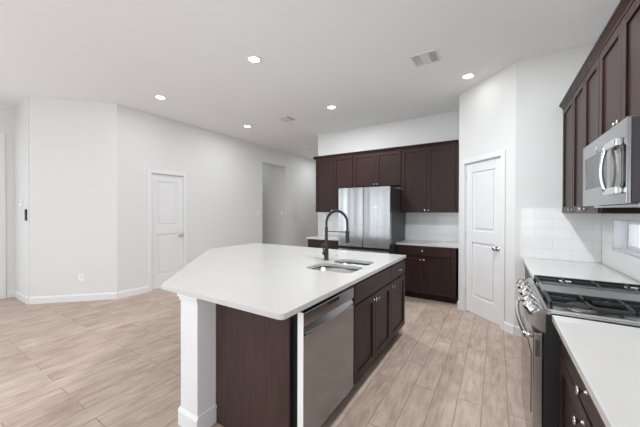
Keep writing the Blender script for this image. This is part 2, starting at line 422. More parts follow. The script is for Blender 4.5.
# ------------------------------------------------------------------ cabinets
KN = [(0.0, 0), (0.0085, 0), (0.0085, 0.002), (0.005, 0.004), (0.0045, 0.014), (0.011, 0.019), (0.0145, 0.024), (0.013, 0.028), (0, 0.030)]
def knob(x, z, parent, y=-0.02):
    return MB().lathe(KN, (x, y, z), (0, -1, 0), 16).build('knob', M['chrome'], parent)
def shaker(x0, x1, z0, z1, name, parent, m_, fr=0.057):
    mb = MB()
    mb.box(x0, x1, -0.010, -0.001, z0, z1)
    if name == 'door' or (z1 - z0) > 0.3:
        mb.box(x0, x0 + fr, -0.021, -0.009, z0, z1, 0.0015); mb.box(x1 - fr, x1, -0.021, -0.009, z0, z1, 0.0015)
        mb.box(x0 + fr, x1 - fr, -0.021, -0.009, z0, z0 + fr, 0.0015); mb.box(x0 + fr, x1 - fr, -0.021, -0.009, z1 - fr, z1, 0.0015)
    else:
        mb.box(x0, x1, -0.021, -0.008, z0, z1, 0.0025)
    return mb.build(name, m_, parent)
def cabinet(name, label, loc, rz, w_, d, z0, z1, fronts, m_, group, toe=0.0, filler=0.0, fr=0.057, open_top=False):
    """local frame: x 0..w, front at y=0 (face at -0.02), back at y=d. fronts: (kind,x0,x1,z0,z1,knob list)"""
    r = thing(name, label, 'cabinet', loc, rz, group)
    b_ = MB()
    if open_top:
        b_.box(0, 0.018, 0, d, z0 + toe, z1).box(w_ - 0.018, w_, 0, d, z0 + toe, z1).box(0.018, w_ - 0.018, 0, 0.018, z0 + toe, z1).box(0.018, w_ - 0.018, d - 0.012, d, z0 + toe, z1).box(0.018, w_ - 0.018, 0.018, d - 0.012, z0 + toe, z0 + toe + 0.018)
    else: b_.box(0, w_, 0, d, z0 + toe, z1)
    b_.build('cabinet_body', m_, r)
    if toe:
        MB().box(0.002, w_ - 0.002, 0.075, d - 0.02, 0, toe - 0.001).build('toe_kick', M['wood'], r)
    if filler:
        MB().box(w_ - filler, w_, -0.019, -0.001, z0 + toe, z1 - 0.003).build('filler_strip', m_, r)
    for kind, x0, x1, a, c, ks in fronts:
        dr = shaker(x0 + 0.0015, x1 - 0.0015, a, c, kind, r, m_, fr)
        for kx, kz in ks: knob(kx, kz, dr)
    return r

ZC, ZI = 0.874, 0.881
CT = 0.03
# --- fridge wall, upper cabinets (front faces at y = 4.86)
YU = 4.880; du = YW - YU - 0.001; ZU0, ZU1 = 1.364, 2.43
gU = 'upper cabinets on the fridge wall'
xa, xb, xc_, xd_ = -3.131, -2.296, -1.392, -0.505
def two_doors(w_, z0, z1, kz, filler=0.0, kgap=0.028):
    h_ = (w_ - filler) / 2
    return [('door', 0.004, h_, z0 + 0.004, z1 - 0.004, [(h_ - kgap, kz)]), ('door', h_, w_ - filler - 0.004, z0 + 0.004, z1 - 0.004, [(h_ + kgap, kz)])]
lc = cabinet('upper_cabinet', 'dark brown two-door wall cabinet left of the refrigerator', (xa, YU, 0), 0, xb - xa - 0.001, du, ZU0, ZU1, two_doors(xb - xa, ZU0, ZU1, ZU0 + 0.035), M['wood'], gU)
cabinet('upper_cabinet', 'short dark brown two-door cabinet above the refrigerator', (xb, YU, 0), 0, xc_ - xb - 0.001, du, 1.83, ZU1, two_doors(xc_ - xb, 1.83, ZU1, 1.865), M['wood'], gU)
cabinet('upper_cabinet', 'dark brown two-door wall cabinet between refrigerator and pantry', (xc_, YU, 0), 0, xd_ - xc_, du, ZU0, ZU1, two_doors(xd_ - xc_, ZU0, ZU1, ZU0 + 0.035, 0.045), M['wood'], gU)
def crown(name, label, x0, x1, loc, rz, ret_l=0.0):
    mb = MB(); prof = [(0.0, 0), (-0.022, 0), (-0.026, 0.012), (-0.045, 0.038), (-0.052, 0.042), (-0.052, 0.055), (0.0, 0.055)]
    mb.extrude(prof, 'x', x0, x1)
    o = mb.build(name, M['wood']); o.location = loc; o.rotation_euler = (0, 0, rz); return tag(o, label, 'moulding')
crown('crown_moulding', 'dark brown crown moulding along the top of the fridge-wall cabinets', 0, xd_ - xa + 0.04, (xa - 0.04, YU + 0.0, ZU1 + 0.0006), 0)
for z_ in (2.235, 2.06): MB().lathe([(0, 0), (0.012, 0), (0.010, 0.02), (0.016, 0.030), (0.016, 0.042), (0, 0.044)], (0.0, 0.06, z_), (-1, 0, 0), 14).build('side_peg', M['wood'], lc)
# --- fridge wall, base cabinets (counter front at y = 4.575)
YK = 4.603; dk = YW - YK - 0.001
gB = 'base cabinets on the fridge wall'
bx0, bx1 = -1.385, -0.503
wB = bx1 - bx0
cabinet('base_cabinet', 'dark brown base cabinet with one drawer and two doors beside the pantry', (bx0, YK, 0), 0, wB, dk, 0, ZC - CT - 0.001,
        [('drawer', 0.004, wB - 0.07, 0.685, ZC - CT - 0.012, [((wB - 0.07) / 2, 0.765)]),
         ('door', 0.004, (wB - 0.07) / 2, 0.11, 0.672, [((wB - 0.07) / 2 - 0.028, 0.63)]),
         ('door', (wB - 0.07) / 2, wB - 0.07, 0.11, 0.672, [((wB - 0.07) / 2 + 0.028, 0.63)])], M['wood'], gB, 0.10, 0.066)
lx0, lx1 = -3.135, -2.325
wL = lx1 - lx0
cabinet('base_cabinet', 'dark brown base cabinet behind the faucet, left of the refrigerator', (lx0, YK, 0), 0, wL, dk, 0, ZC - CT - 0.001,
        [('drawer', 0.004, wL - 0.004, 0.685, ZC - CT - 0.012, [(wL / 2, 0.765)]),
         ('door', 0.004, wL / 2, 0.11, 0.672, [(wL / 2 - 0.028, 0.63)]), ('door', wL / 2, wL - 0.004, 0.11, 0.672, [(wL / 2 + 0.028, 0.63)])], M['wood'], gB, 0.10)
def slab(name, label, pts, z1, mth=CT):
    return tag(MB().prism(pts, z1 - mth, z1, 0.003, 2).build(name, M['quartz']), label, 'countertop')
slab('countertop', 'short white quartz countertop beside the pantry', [(bx0 - 0.005, 4.577), (PA.x - 0.002, 4.577), (PA.x - 0.002, YW - 0.001), (bx0 - 0.005, YW - 0.001)], ZC)
slab('countertop', 'white quartz countertop left of the refrigerator, ending at the hall', [(-3.157, 4.577), (lx1 + 0.005, 4.577), (lx1 + 0.005, YW - 0.001), (-3.157, YW - 0.001)], ZC)
tag(MB().box(bx0, PA.x - 0.001, YW - 0.010, YW - 0.0005, ZC + 0.0005, ZU0 - 0.001).build('backsplash', M['tile_x']), 'white tile backsplash between refrigerator and pantry', 'backsplash')
tag(MB().box(-3.157, lx1, YW - 0.010, YW - 0.0005, ZC + 0.0005, ZU0 - 0.001).build('backsplash', M['tile_x']), 'white tile backsplash left of the refrigerator, behind the faucet', 'backsplash')

# --- refrigerator
fx0, fx1, fy0, fy1, fz = -2.291, -1.395, 4.275, 5.15, 1.768
fr = thing('refrigerator', 'stainless steel french-door refrigerator with dark grey sides', 'refrigerator', ((fx0 + fx1) / 2, fy0, 0))
hw = (fx1 - fx0) / 2
MB().box(-hw + 0.003, hw - 0.003, 0.078, fy1 - fy0, 0.02, fz - 0.012, 0.004).build('refrigerator_body', M['darkgrey'], fr)
def bowed(x0, x1, z0, z1, depth=0.07, bow=0.005):
    t = MB(); bm_ = bmesh.new(); N_ = 60; pts = []
    for i in range(N_ + 1):
        u = i / N_; x_ = x0 + (x1 - x0) * u
        y_ = bow * (2 * u - 1) ** 2 + 0.0009 * math.sin(2 * math.pi * (x0 + (x1 - x0) * u) / 0.19 + 0.7) + (0.003 if i in (0, N_) else 0)
        pts.append((x_, y_))
    pts += [(x1, depth), (x0, depth)]
    t.prism(pts, z0, z1); bm_.free()
    for fc in t.bm.faces: fc.smooth = False
    return t
MB().box(-0.02, 0.02, 0.0715, 0.0775, 0.80, fz - 0.005).build('dark_door_gap', M['gap'], fr)  # black strip put in to darken the gap between the doors
for sx0, sx1 in ((-hw, -0.0045), (0.0045, hw)):
    d_ = bowed(sx0, sx1, 0.80, fz).build('refrigerator_door', M['steel'], fr)
    if sx0 > -0.1:
        MB().lathe([(0, 0), (0.022, 0), (0.022, 0.002), (0.019, 0.003), (0.017, 0.002), (0, 0.002)], (0.215, 0.0015, 1.45), (0, -1, 0), 24).build('badge', M['chrome'], d_)
MB().box(-hw + 0.002, hw - 0.002, 0.03, 0.077, 0.755, 0.799).build('handle_recess', M['gap'], fr)
bowed(-hw, hw, 0.09, 0.754, 0.07, 0.010).build('freezer_drawer', M['steel'], fr)
MB().box(-hw + 0.01, hw - 0.01, 0.05, 0.077, 0.0, 0.085).build('toe_grille', M['black'], fr)
for x_ in (-hw + 0.05, hw - 0.11): MB().box(x_, x_ + 0.06, 0.02, 0.12, fz - 0.011, fz + 0.010, 0.004).build('hinge_cover', M['darkgrey'], fr)

# ------------------------------------------------------------------ island
IX0, IX1 = -1.49, -0.892        # body back / door plane
IY0, IY1 = 1.215, 3.235
# countertop with the sink cut-out
SXA, SXB = -1.425, -1.005
BAS = ((-1.430, -0.985, 2.020, 2.350), (-1.365, -1.000, 2.392, 2.662))
cx1, cy0, cy1, cx0, cye, cxa = -0.863, 1.052, 3.262, -3.205, 2.40, -1.905
rc = 0.03
poly = [(cxa, cy0)] + [(cx1 - rc + rc * math.sin(a), cy0 + rc - rc * math.cos(a)) for a in [math.radians(15 * i) for i in range(7)]] \
     + [(cx1 - 0.01, cy1), (cx0, cy1), (cx0, cye)]
def plate_with_holes(outer, holes, z0, z1):
    t = bmesh.new(); loops = [outer] + holes; edges = []; per = []
    for lp in loops:
        vs = [t.verts.new((p[0], p[1], z1)) for p in lp]; per.append(vs)
        for i in range(len(vs)): edges.append(t.edges.new((vs[i], vs[(i + 1) % len(vs)])))
    bmesh.ops.triangle_fill(t, use_beauty=True, use_dissolve=False, edges=edges)
    top = t.faces[:]
    g = bmesh.ops.extrude_face_region(t, geom=top)
    bmesh.ops.translate(t, vec=(0, 0, z0 - z1), verts=[v for v in g['geom'] if isinstance(v, bmesh.types.BMVert)])
    bmesh.ops.recalc_face_normals(t, faces=t.faces[:])
    mb = MB(); mb._add(t); return mb
holes = [rrect(u0, u1, a, c, 0.08) for u0, u1, a, c in BAS]
ict = plate_with_holes(poly, holes, ZI - CT, ZI).build('island_countertop', M['quartz'])
tag(ict, 'large white quartz island countertop with a clipped corner and sink cut-outs', 'countertop')
mod = ict.modifiers.new('edge', 'BEVEL'); mod.width = 0.003; mod.segments = 2; mod.limit_method = 'ANGLE'; mod.angle_limit = math.radians(50)
# sink
sk = thing('kitchen_sink', 'stainless double-bowl undermount sink in the island', 'sink', ((SXA + SXB) / 2, 2.36, ZI - CT))
for u0, u1, a, c in BAS:
    t = bmesh.new(); base = [(p[0] - (SXA + SXB) / 2, p[1] - 2.36) for p in rrect(u0 - 0.004, u1 + 0.004, a - 0.004, c + 0.004, 0.082)]
    cxm = (u0 + u1) / 2 - (SXA + SXB) / 2; cym = (a + c) / 2 - 2.36
    rings = []
    for sc_, z_ in ((1.06, -0.0015), (1.0, -0.0015), (0.985, -0.15), (0.95, -0.178), (0.86, -0.19), (0.12, -0.197)):
        rings.append([t.verts.new((cxm + (p[0] - cxm) * sc_, cym + (p[1] - cym) * sc_, z_)) for p in base])
    rings[0] = rings[0]
    for r0, r1 in zip(rings, rings[1:]):
        for i in range(len(base)):
            j = (i + 1) % len(base); fc = t.faces.new((r0[i], r0[j], r1[j], r1[i])); fc.smooth = True
    t.faces.new(rings[-1])
    for v in rings[0]: v.co.y = max(min(v.co.y, v.co.y), v.co.y)
    bmesh.ops.recalc_face_normals(t, faces=t.faces[:])
    for fc in t.faces:
        pass
    mb = MB(); mb._add(t); bo = mb.build('sink_bowl', M['sinksteel'], sk)
    MB().lathe([(0, 0), (0.042, 0), (0.045, 0.003), (0.04, 0.005), (0.03, 0.002), (0, 0.001)], (cxm, cym, -0.1965), (0, 0, 1), 20).build('drain', M['chrome'], bo)
# island body: end panel, dishwasher bay, cabinets
zt_i = ZI - CT - 0.001
tag(MB().box(-1.548, -0.948, IY0 - 0.004, IY0 + 0.014, 0.0, zt_i).build('end_panel', M['wood_flat']), 'dark wood end panel of the island between post and dishwasher', 'panel')
# white half wall that carries the seating overhang, inset below the counter
hwall = MB().prism([(-1.548, IY0 + 0.016), (-1.505, IY0 + 0.016), (-1.505, 3.235), (-2.95, 3.235), (-2.95, 2.62)], 0, zt_i)
tag(hwall.build('island_half_wall', M['white']), 'white half wall under the seating side of the island', 'wall')
# post
pp = thing('island_post', 'square white post under the island corner', 'post', (-1.635, 1.125, 0))
MB().box(-0.086, 0.086, -0.050, 0.084, 0.0, zt_i, 0.003).build('shaft', M['white'], pp)
c = MB(); c.box(-0.098, 0.098, -0.062, 0.085, 0.0, 0.095, 0.004); c.extrude([(-0.062, 0.095), (0.085, 0.095), (0.085, 0.115), (-0.05, 0.115)], 'x', -0.098, 0.098)
c.build('plinth', M['white'], pp)
c = MB(); c.box(-0.094, 0.094, -0.058, 0.085, zt_i - 0.045, zt_i - 0.022, 0.004); c.box(-0.102, 0.102, -0.066, 0.085, zt_i - 0.022, zt_i - 0.0005, 0.004)
c.build('capital', M['white'], pp)
# dishwasher (faces +x): local frame rotated 90 deg, x along +Y
DW0, DW1 = 1.240, 1.868
dw = thing('dishwasher', 'stainless steel dishwasher at the near end of the island', 'dishwasher', (IX1, DW0, 0), math.radians(90))
wd = DW1 - DW0
MB().box(0.012, wd - 0.012, 0.002, 0.585, 0.10, zt_i - 0.012).build('tub', M['black'], dw)
c = MB()
c.box(0.0, wd - 0.004, -0.020, 0.018, 0.105, 0.700, 0.002); c.box(0.0, wd - 0.004, -0.020, 0.018, 0.752, zt_i - 0.024, 0.002)
c.box(0.0, wd - 0.004, -0.004, 0.018, 0.70, 0.752)
c.build('dishwasher_door', M['steel_h'], dw)
hb = MB(); N_ = 16; pts = []
top_ = [(0.012 + (wd - 0.028) * i / N_, 0.752 + 0.0 * i) for i in range(N_ + 1)]
bot_ = [(0.012 + (wd - 0.028) * i / N_, 0.706 - 0.012 * (1 - (2 * i / N_ - 1) ** 2) + 0.006) for i in range(N_ + 1)]
t = bmesh.new()
rows = []
for i in range(N_ + 1):
    x_ = top_[i][0]; u = 2 * i / N_ - 1; bowd = 0.003 + 0.006 * (1 - u * u)
    rows.append([t.verts.new((x_, -0.006, top_[i][1] - 0.004)), t.verts.new((x_, -0.0205 - bowd, bot_[i][1] + 0.012)), t.verts.new((x_, -0.0205 - bowd * 0.9, bot_[i][1])), t.verts.new((x_, -0.0195, bot_[i][1] - 0.006)), ])
for r0, r1 in zip(rows, rows[1:]):
    for k in range(3): t.faces.new((r0[k], r1[k], r1[k + 1], r0[k + 1]))
    t.faces.new((r0[3], r1[3], r1[0], r0[0]))
t.faces.new(rows[0]); t.faces.new(rows[-1][::-1])
bmesh.ops.recalc_face_normals(t, faces=t.faces[:]); hb._add(t); hb.build('handle', M['steel_h'], dw)
MB().box(wd * 0.42, wd * 0.64, -0.0215, -0.0195, zt_i - 0.052, zt_i - 0.030, 0.0).build('vent_slot', M['gap'], dw)
MB().box(0.0, wd - 0.004, -0.015, 0.018, zt_i - 0.022, zt_i - 0.013).build('control_strip', M['blackgloss'], dw)
MB().box(-0.0025, -0.0004, -0.019, 0.018, 0.105, zt_i - 0.020).build('edge_highlight', M['plastic'], dw)  # white strip painted in for the bright reflection on the steel door edge
MB().box(0.004, wd - 0.008, 0.05, 0.07, 0.0, 0.10).build('kick_plate', M['black'], dw)
# cabinets facing +x
gI = 'island cabinets on the kitchen side'
s0, s1, s2 = 1.872, 2.716, 3.222
wS = s1 - s0
cabinet('island_cabinet', 'dark brown island sink cabinet with two doors next to the dishwasher', (IX1, s0, 0), math.radians(90), wS - 0.001, 0.594, 0, zt_i,
        [('false_drawer', 0.003, wS - 0.003, 0.690, zt_i - 0.016, []),
         ('door', 0.003, wS / 2, 0.115, 0.678, [(wS / 2 - 0.03, 0.635)]), ('door', wS / 2, wS - 0.003, 0.115, 0.678, [(wS / 2 + 0.03, 0.635)])], M['wood'], gI, 0.10, open_top=True)
wN = s2 - s1
cabinet('island_cabinet', 'narrow dark brown island cabinet with a drawer over one door', (IX1, s1, 0), math.radians(90), wN, 0.594, 0, zt_i,
        [('drawer', 0.003, wN - 0.012, 0.690, zt_i - 0.016, [(wN / 2, 0.762)]), ('door', 0.003, wN - 0.012, 0.115, 0.678, [(0.035, 0.635)])], M['wood'], gI, 0.10)

# faucet
fa = thing('kitchen_faucet', 'matte black spring-neck pull-down faucet on the island', 'faucet', (-1.470, 2.488, ZI))
MB().lathe([(0, 0), (0.028, 0), (0.028, 0.006), (0.023, 0.010), (0.022, 0.11), (0.0165, 0.118), (0.0155, 0.33), (0.013, 0.335), (0, 0.335)], (0, 0, 0.0005), (0, 0, 1), 24).build('body', M['black'], fa)
arc = [(0, 0, 0.33), (0, 0, 0.35), (0, 0, 0.365)]
Rr = 0.118
for i in range(0, 25):
    a = math.pi - math.pi * i / 24; arc.append((Rr + Rr * math.cos(a), 0, 0.372 + 1.08 * Rr * math.sin(a)))
arc += [(2 * Rr, 0, 0.355), (2 * Rr, 0, 0.335), (2 * Rr, 0, 0.315)]
MB().tube(arc, 0.0075, 10).build('hose', M['black'], fa)
# spring coil around the hose
P = [Vector(p) for p in arc]; cum = [0]
for a, c in zip(P, P[1:]): cum.append(cum[-1] + (c - a).length)
coil = []; Ltot = cum[-1]; turns = 46; nst = turns * 10
for i in range(nst + 1):
    sdist = Ltot * 0.98 * i / nst
    k = max(j for j in range(len(cum)) if cum[j] <= sdist + 1e-9); k = min(k, len(P) - 2)
    u = (sdist - cum[k]) / (cum[k + 1] - cum[k]); p = P[k].lerp(P[k + 1], u); d = (P[k + 1] - P[k]).normalized()
    side = Vector((0, 1, 0)); up = side.cross(d); an = 2 * math.pi * turns * i / nst
    coil.append(p + side * math.cos(an) * 0.0125 + up * math.sin(an) * 0.0125)
MB().tube(coil, 0.0028, 5).build('spring', M['black'], fa)
MB().lathe([(0, 0), (0.019, 0), (0.021, 0.02), (0.018, 0.09), (0.0155, 0.125), (0.010, 0.135), (0, 0.135)], (2 * Rr, 0, 0.186), (0, 0, 1), 20).build('spray_head', M['black'], fa)
c = MB(); c.tube([(0.0, 0, 0.292), (2 * Rr - 0.016, 0, 0.292)], 0.005, 10); c.lathe([(0.016, 0), (0.0235, 0), (0.0235, 0.02), (0.016, 0.02), (0.016, 0)], (2 * Rr, 0, 0.282), (0, 0, 1), 20)
c.build('holder_arm', M['black'], fa)
c = MB(); c.lathe([(0, 0), (0.018, 0), (0.018, 0.035), (0, 0.035)], (0, -0.018, 0.075), (0, -1, 0), 18); c.tube([(0, -0.045, 0.075), (-0.004, -0.055, 0.12), (-0.008, -0.060, 0.165)], [0.007, 0.006, 0.005], 10)
c.build('lever_handle', M['black'], fa)
tag(MB().lathe([(0, 0), (0.021, 0), (0.021, 0.004), (0.016, 0.008), (0, 0.009)], (-1.535, 2.80, ZI + 0.0003), (0, 0, 1), 20).build('sink_hole_cover', M['nickel']), 'small round metal hole cover on the island behind the faucet', 'cover')

# ------------------------------------------------------------------ right-hand run
XC = 0.240
XU = 0.597
XN = 0.229
RG0, RG1 = 1.772, 2.534
slab('countertop', 'white quartz countertop beyond the range, in the corner', [(XC, RG1 + 0.003), (XR - 0.001, RG1 + 0.003), (XR - 0.001, YP - 0.001), (XC, YP - 0.001)], ZC)
slab('countertop', 'white quartz countertop in the near right corner, before the range', [(XN, -0.60), (XR - 0.001, -0.60), (XR - 0.001, RG0 - 0.008), (XN, RG0 - 0.008)], ZC)
gR = 'base cabinets along the range wall'
XF = 0.266
# near base cabinet: local frame -90 deg: local x runs towards -Y
wC = 0.98; XG = XN + 0.046
cabinet('base_cabinet', 'dark brown base cabinet with drawer and two doors under the near right counter', (XG, RG0 - 0.010, 0), math.radians(-90), wC, XR - XG - 0.001, 0, ZC - CT - 0.001,
        [('drawer', 0.030, wC - 0.004, 0.712, ZC - CT - 0.012, [(wC / 2 + 0.017, 0.778)]),
         ('door', 0.030, wC / 2 + 0.017, 0.11, 0.698, [(wC / 2 - 0.020, 0.655)]), ('door', wC / 2 + 0.017, wC - 0.004, 0.11, 0.698, [(wC / 2 + 0.054, 0.655)])], M['wood'], gR, 0.10)
w2 = YP - RG1 - 0.006
cabinet('base_cabinet', 'dark brown corner base cabinet hidden beyond the range', (XF, YP - 0.002, 0), math.radians(-90), w2, XR - XF - 0.001, 0, ZC - CT - 0.001,
        [('drawer', 0.35, w2 - 0.004, 0.685, ZC - CT - 0.012, [(w2 / 2 + 0.17, 0.765)]),
         ('door', 0.35, w2 - 0.004, 0.11, 0.672, [(0.38, 0.63)])], M['wood'], gR, 0.10)
# backsplash
tag(MB().box(0.226, XU - 0.024, YP - 0.010, YP - 0.0005, ZC + 0.0005, 1.415).box(XU - 0.024, XR - 0.011, YP - 0.010, YP - 0.0005, ZC + 0.0005, 1.362).build('backsplash', M['tile_x']), 'white tile backsplash on the short wall beyond the range', 'backsplash')
c = MB(); yy0 = -0.6
for (a, b_, z0, z1) in ((yy0, WY0 - 0.006, ZC + 0.0005, 1.362), (WY0 - 0.006, WY1 + 0.006, ZC + 0.0005, WZ0 - 0.008), (WY0 - 0.006, WY1 + 0.006, WZ1 + 0.006, 1.362), (WY1 + 0.006, YP - 0.0005, ZC + 0.0005, 1.362)):
    c.box(XR - 0.010, XR - 0.0005, a, b_, z0, z1)
tag(c.build('backsplash', M['tile_y']), 'white tile backsplash around the slot window on the right wall', 'backsplash')

# upper cabinets on the range wall (door face x = 0.577)
XU = 0.597; dR = XR - XU - 0.001
gV = 'upper cabinets on the range wall'
ys = [YP - 0.001, 3.372, 2.602, 1.795]
def upper_right(label, y_far, y_near, z0, fronts):
    return cabinet('upper_cabinet', label, (XU, y_far, 0), math.radians(-90), y_far - y_near - 0.001, dR, z0, ZU1, fronts, M['wood'], gV)
w_ = ys[0] - ys[1]
upper_right('narrow one-door upper cabinet at the far corner of the range wall', ys[0], ys[1], ZU0, [('door', 0.004, w_ - 0.003, ZU0 + 0.004, ZU1 - 0.004, [(w_ - 0.03, ZU0 + 0.035)])])
w_ = ys[1] - ys[2]
upper_right('two-door upper cabinet between corner cabinet and microwave', ys[1], ys[2], ZU0, two_doors(w_, ZU0, ZU1, ZU0 + 0.035))
w_ = ys[2] - ys[3]
upper_right('short two-door cabinet above the microwave', ys[2], ys[3], 1.803, two_doors(w_, 1.803, ZU1, 1.86))
crown('crown_moulding', 'dark brown crown moulding along the top of the range-wall cabinets', 0, ys[0] - ys[3], (XU, ys[0], ZU1 + 0.0006), math.radians(-90))

# microwave
MY0, MY1, MZ0, MZ1, MX = 1.806, 2.566, 1.412, 1.800, 0.492
mw = thing('microwave', 'stainless over-the-range microwave with a bowed handle', 'microwave', (MX, MY1, MZ0), math.radians(-90))
wm, hm = MY1 - MY0, MZ1 - MZ0
MB().box(0.001, wm - 0.001, 0.0155, XR - MX - 0.014, 0.006, hm - 0.002, 0.002).build('microwave_body', M['darkgrey'], mw)
dz0, dz1 = 0.0, hm
c = MB()
wx0, wx1, wz0, wz1 = 0.045, 0.490, 0.105, 0.300
c.box(0, wm, 0.010, 0.015, 0, hm, 0.001)
c.box(0, wx0, 0.0, 0.011, 0, hm, 0.002); c.box(wx1, wm, 0, 0.011, 0, hm, 0.002); c.box(wx0, wx1, 0, 0.011, 0, wz0, 0.002); c.box(wx0, wx1, 0, 0.011, wz1, hm, 0.002)
dfo = c.build('microwave_door', M['steel_h'], mw)
MB().box(wx0, wx1, 0.004, 0.0095, wz0, wz1).build('door_glass', M['blackgloss'], dfo)
c = MB().prism(rrect(0.562, 0.738, 0.066, 0.280, 0.03), 0.0, 0.0045).xf(Matrix.Rotation(math.radians(90), 4, 'X'))
po = c.build('control_panel', M['blackgloss'], mw)
MB().prism(rrect(0.578, 0.716, 0.082, 0.262, 0.02), 0.0047, 0.0062).xf(Matrix.Rotation(math.radians(90), 4, 'X')).build('panel_face', M['mirrorgrey'], po)
# bowed handle with two mounts
c = MB(); N_ = 14; hx = 0.556
pts = [(hx - 0.010 * (1 - (2 * i / N_ - 1) ** 2), -0.020 - 0.016 * (1 - (2 * i / N_ - 1) ** 2), 0.066 + 0.220 * i / N_) for i in range(N_ + 1)]
c.tube(pts, [0.011] * (N_ + 1), 12)
c.box(hx - 0.012, hx + 0.165, -0.028, -0.0005, 0.046, 0.080, 0.007, 2); c.box(hx - 0.012, hx + 0.165, -0.028, -0.0005, 0.270, 0.306, 0.007, 2)
c.build('handle', M['chrome'], mw)
MB().lathe([(0, 0), (0.020, 0), (0.020, 0.002), (0.017, 0.003), (0, 0.002)], (0.30, 0.0, 0.325), (0, -1, 0), 24).build('badge', M['chrome'], mw)
MB().box(0.03, wm - 0.03, 0.05, XR - MX - 0.05, -0.012, 0.005, 0.002).build('vent_grille', M['steel_h'], mw)

# ------------------------------------------------------------------ range
rg = thing('gas_range', 'stainless slide-in gas range with black cooktop', 'range', (0.197, RG1, 0), math.radians(-90))
wr = RG1 - RG0
dep = XR - 0.197 - 0.012
zt = 0.899                                 # cooktop rim height
MB().box(0.003, wr - 0.003, 0.002, dep, 0.02, zt - 0.03).build('range_body', M['black'], rg)
for x_ in (0.03, wr - 0.07):
    for y_ in (0.05, dep - 0.09): MB().lathe([(0, 0), (0.018, 0), (0.018, 0.0195), (0, 0.0195)], (x_ + 0.02, y_ + 0.02, 0), (0, 0, 1), 12).build('foot', M['black'], rg)
# oven door: steel frame with black glass
c = MB(); dzt, dzb = 0.768, 0.235
c.box(0.0, wr, -0.040, -0.001, dzb, dzt, 0.003)
dr = c.build('oven_door', M['steel'], rg)
MB().box(0.07, wr - 0.07, -0.0425, -0.0402, dzb + 0.09, dzt - 0.13).build('oven_window', M['blackgloss'], dr)
c = MB()
for k in range(9): c.box(wr + 0.0002, wr + 0.0012, -0.031, -0.012, 0.655 + k * 0.009, 0.660 + k * 0.009)
c.build('door_vent', M['gap'], dr)
c = MB(); N_ = 18
pts = [(0.03 + (wr - 0.06) * i / N_, -0.066 - 0.016 * (1 - (2 * i / N_ - 1) ** 2), 0.738) for i in range(N_ + 1)]
c.tube(pts, 0.013, 12)
for x_ in (0.035, wr - 0.035): c.tube([(x_, -0.039, 0.746), (x_, -0.055, 0.744), (x_, -0.069, 0.738)], [0.014, 0.013, 0.012], 10)
c.build('oven_handle', M['chrome'], dr)
MB().box(0.0, wr, -0.038, -0.001, 0.045, dzb - 0.006, 0.003).build('storage_drawer', M['steel'], rg)
# sloped control panel (wedge)
slope = [(0.010, zt - 0.004), (-0.002, zt - 0.002), (-0.066, 0.828), (-0.066, 0.818), (-0.002, 0.776), (0.010, 0.776)]
cp = MB().extrude(slope, 'x', 0.0, wr).build('control_panel', M['steel'], rg)
# end cap inset
nv = Vector((0, -(zt - 0.828), 0.064)).normalized()
nrm = Vector((0, -0.062, 0.064)).normalized()
for k in range(5):
    u = (0.085, 0.215, 0.381, 0.547, 0.677)[k]
    ctr = Vector((u, -0.034, (zt - 0.002 + 0.828) / 2)) + nrm * 0.0005
    kb = MB().lathe([(0, 0), (0.033, 0), (0.033, 0.007), (0.028, 0.009), (0.027, 0.034), (0.024, 0.037), (0, 0.038)], ctr, nrm, 22)
    ko = kb.build('burner_knob', M['chrome'], cp)
    tdir = Vector((1, 0, 0)).cross(nrm).normalized()
    g = MB(); g.box(-0.0045, 0.0045, -0.021, 0.021, 0, 0.012, 0.002)
    rot = Matrix((Vector((1, 0, 0)), tdir, nrm)).transposed().to_4x4(); rot.translation = ctr + nrm * 0.0375
    g.xf(rot).build('knob_grip', M['chrome'], ko)
# cooktop tray and rim
c = MB(); ry0 = 0.0
c.box(0.006, wr - 0.006, 0.012, dep, zt - 0.03, zt - 0.012)
c.build('cooktop', M['cooktop'], rg)
c = MB(); c.box(-0.004, 0.016, 0.004, dep, zt - 0.014, zt, 0.003); c.box(wr - 0.016, wr + 0.004, 0.004, dep, zt - 0.014, zt, 0.003); c.box(0.016, wr - 0.016, 0.004, 0.022, zt - 0.014, zt, 0.003); c.box(0.016, wr - 0.016, dep - 0.03, dep, zt - 0.014, zt + 0.004, 0.003)
c.build('cooktop_rim', M['steel'], rg)
# burners
for (bx, by, br_) in ((0.15, 0.17, 0.045), (0.15, 0.46, 0.036), (wr - 0.15, 0.17, 0.05), (wr - 0.15, 0.46, 0.036), (wr / 2, 0.315, 0.042)):
    b_o = MB().lathe([(0, 0), (br_ + 0.012, 0), (br_ + 0.010, 0.008), (br_, 0.010), (0, 0.010)], (bx, by, zt - 0.0118), (0, 0, 1), 24).build('burner', M['nickel'], rg)
    MB().lathe([(0, 0), (br_ - 0.004, 0), (br_ - 0.004, 0.006), (br_ - 0.010, 0.009), (0, 0.010)], (bx, by, zt - 0.0016), (0, 0, 1), 24).build('burner_cap', M['iron'], b_o)
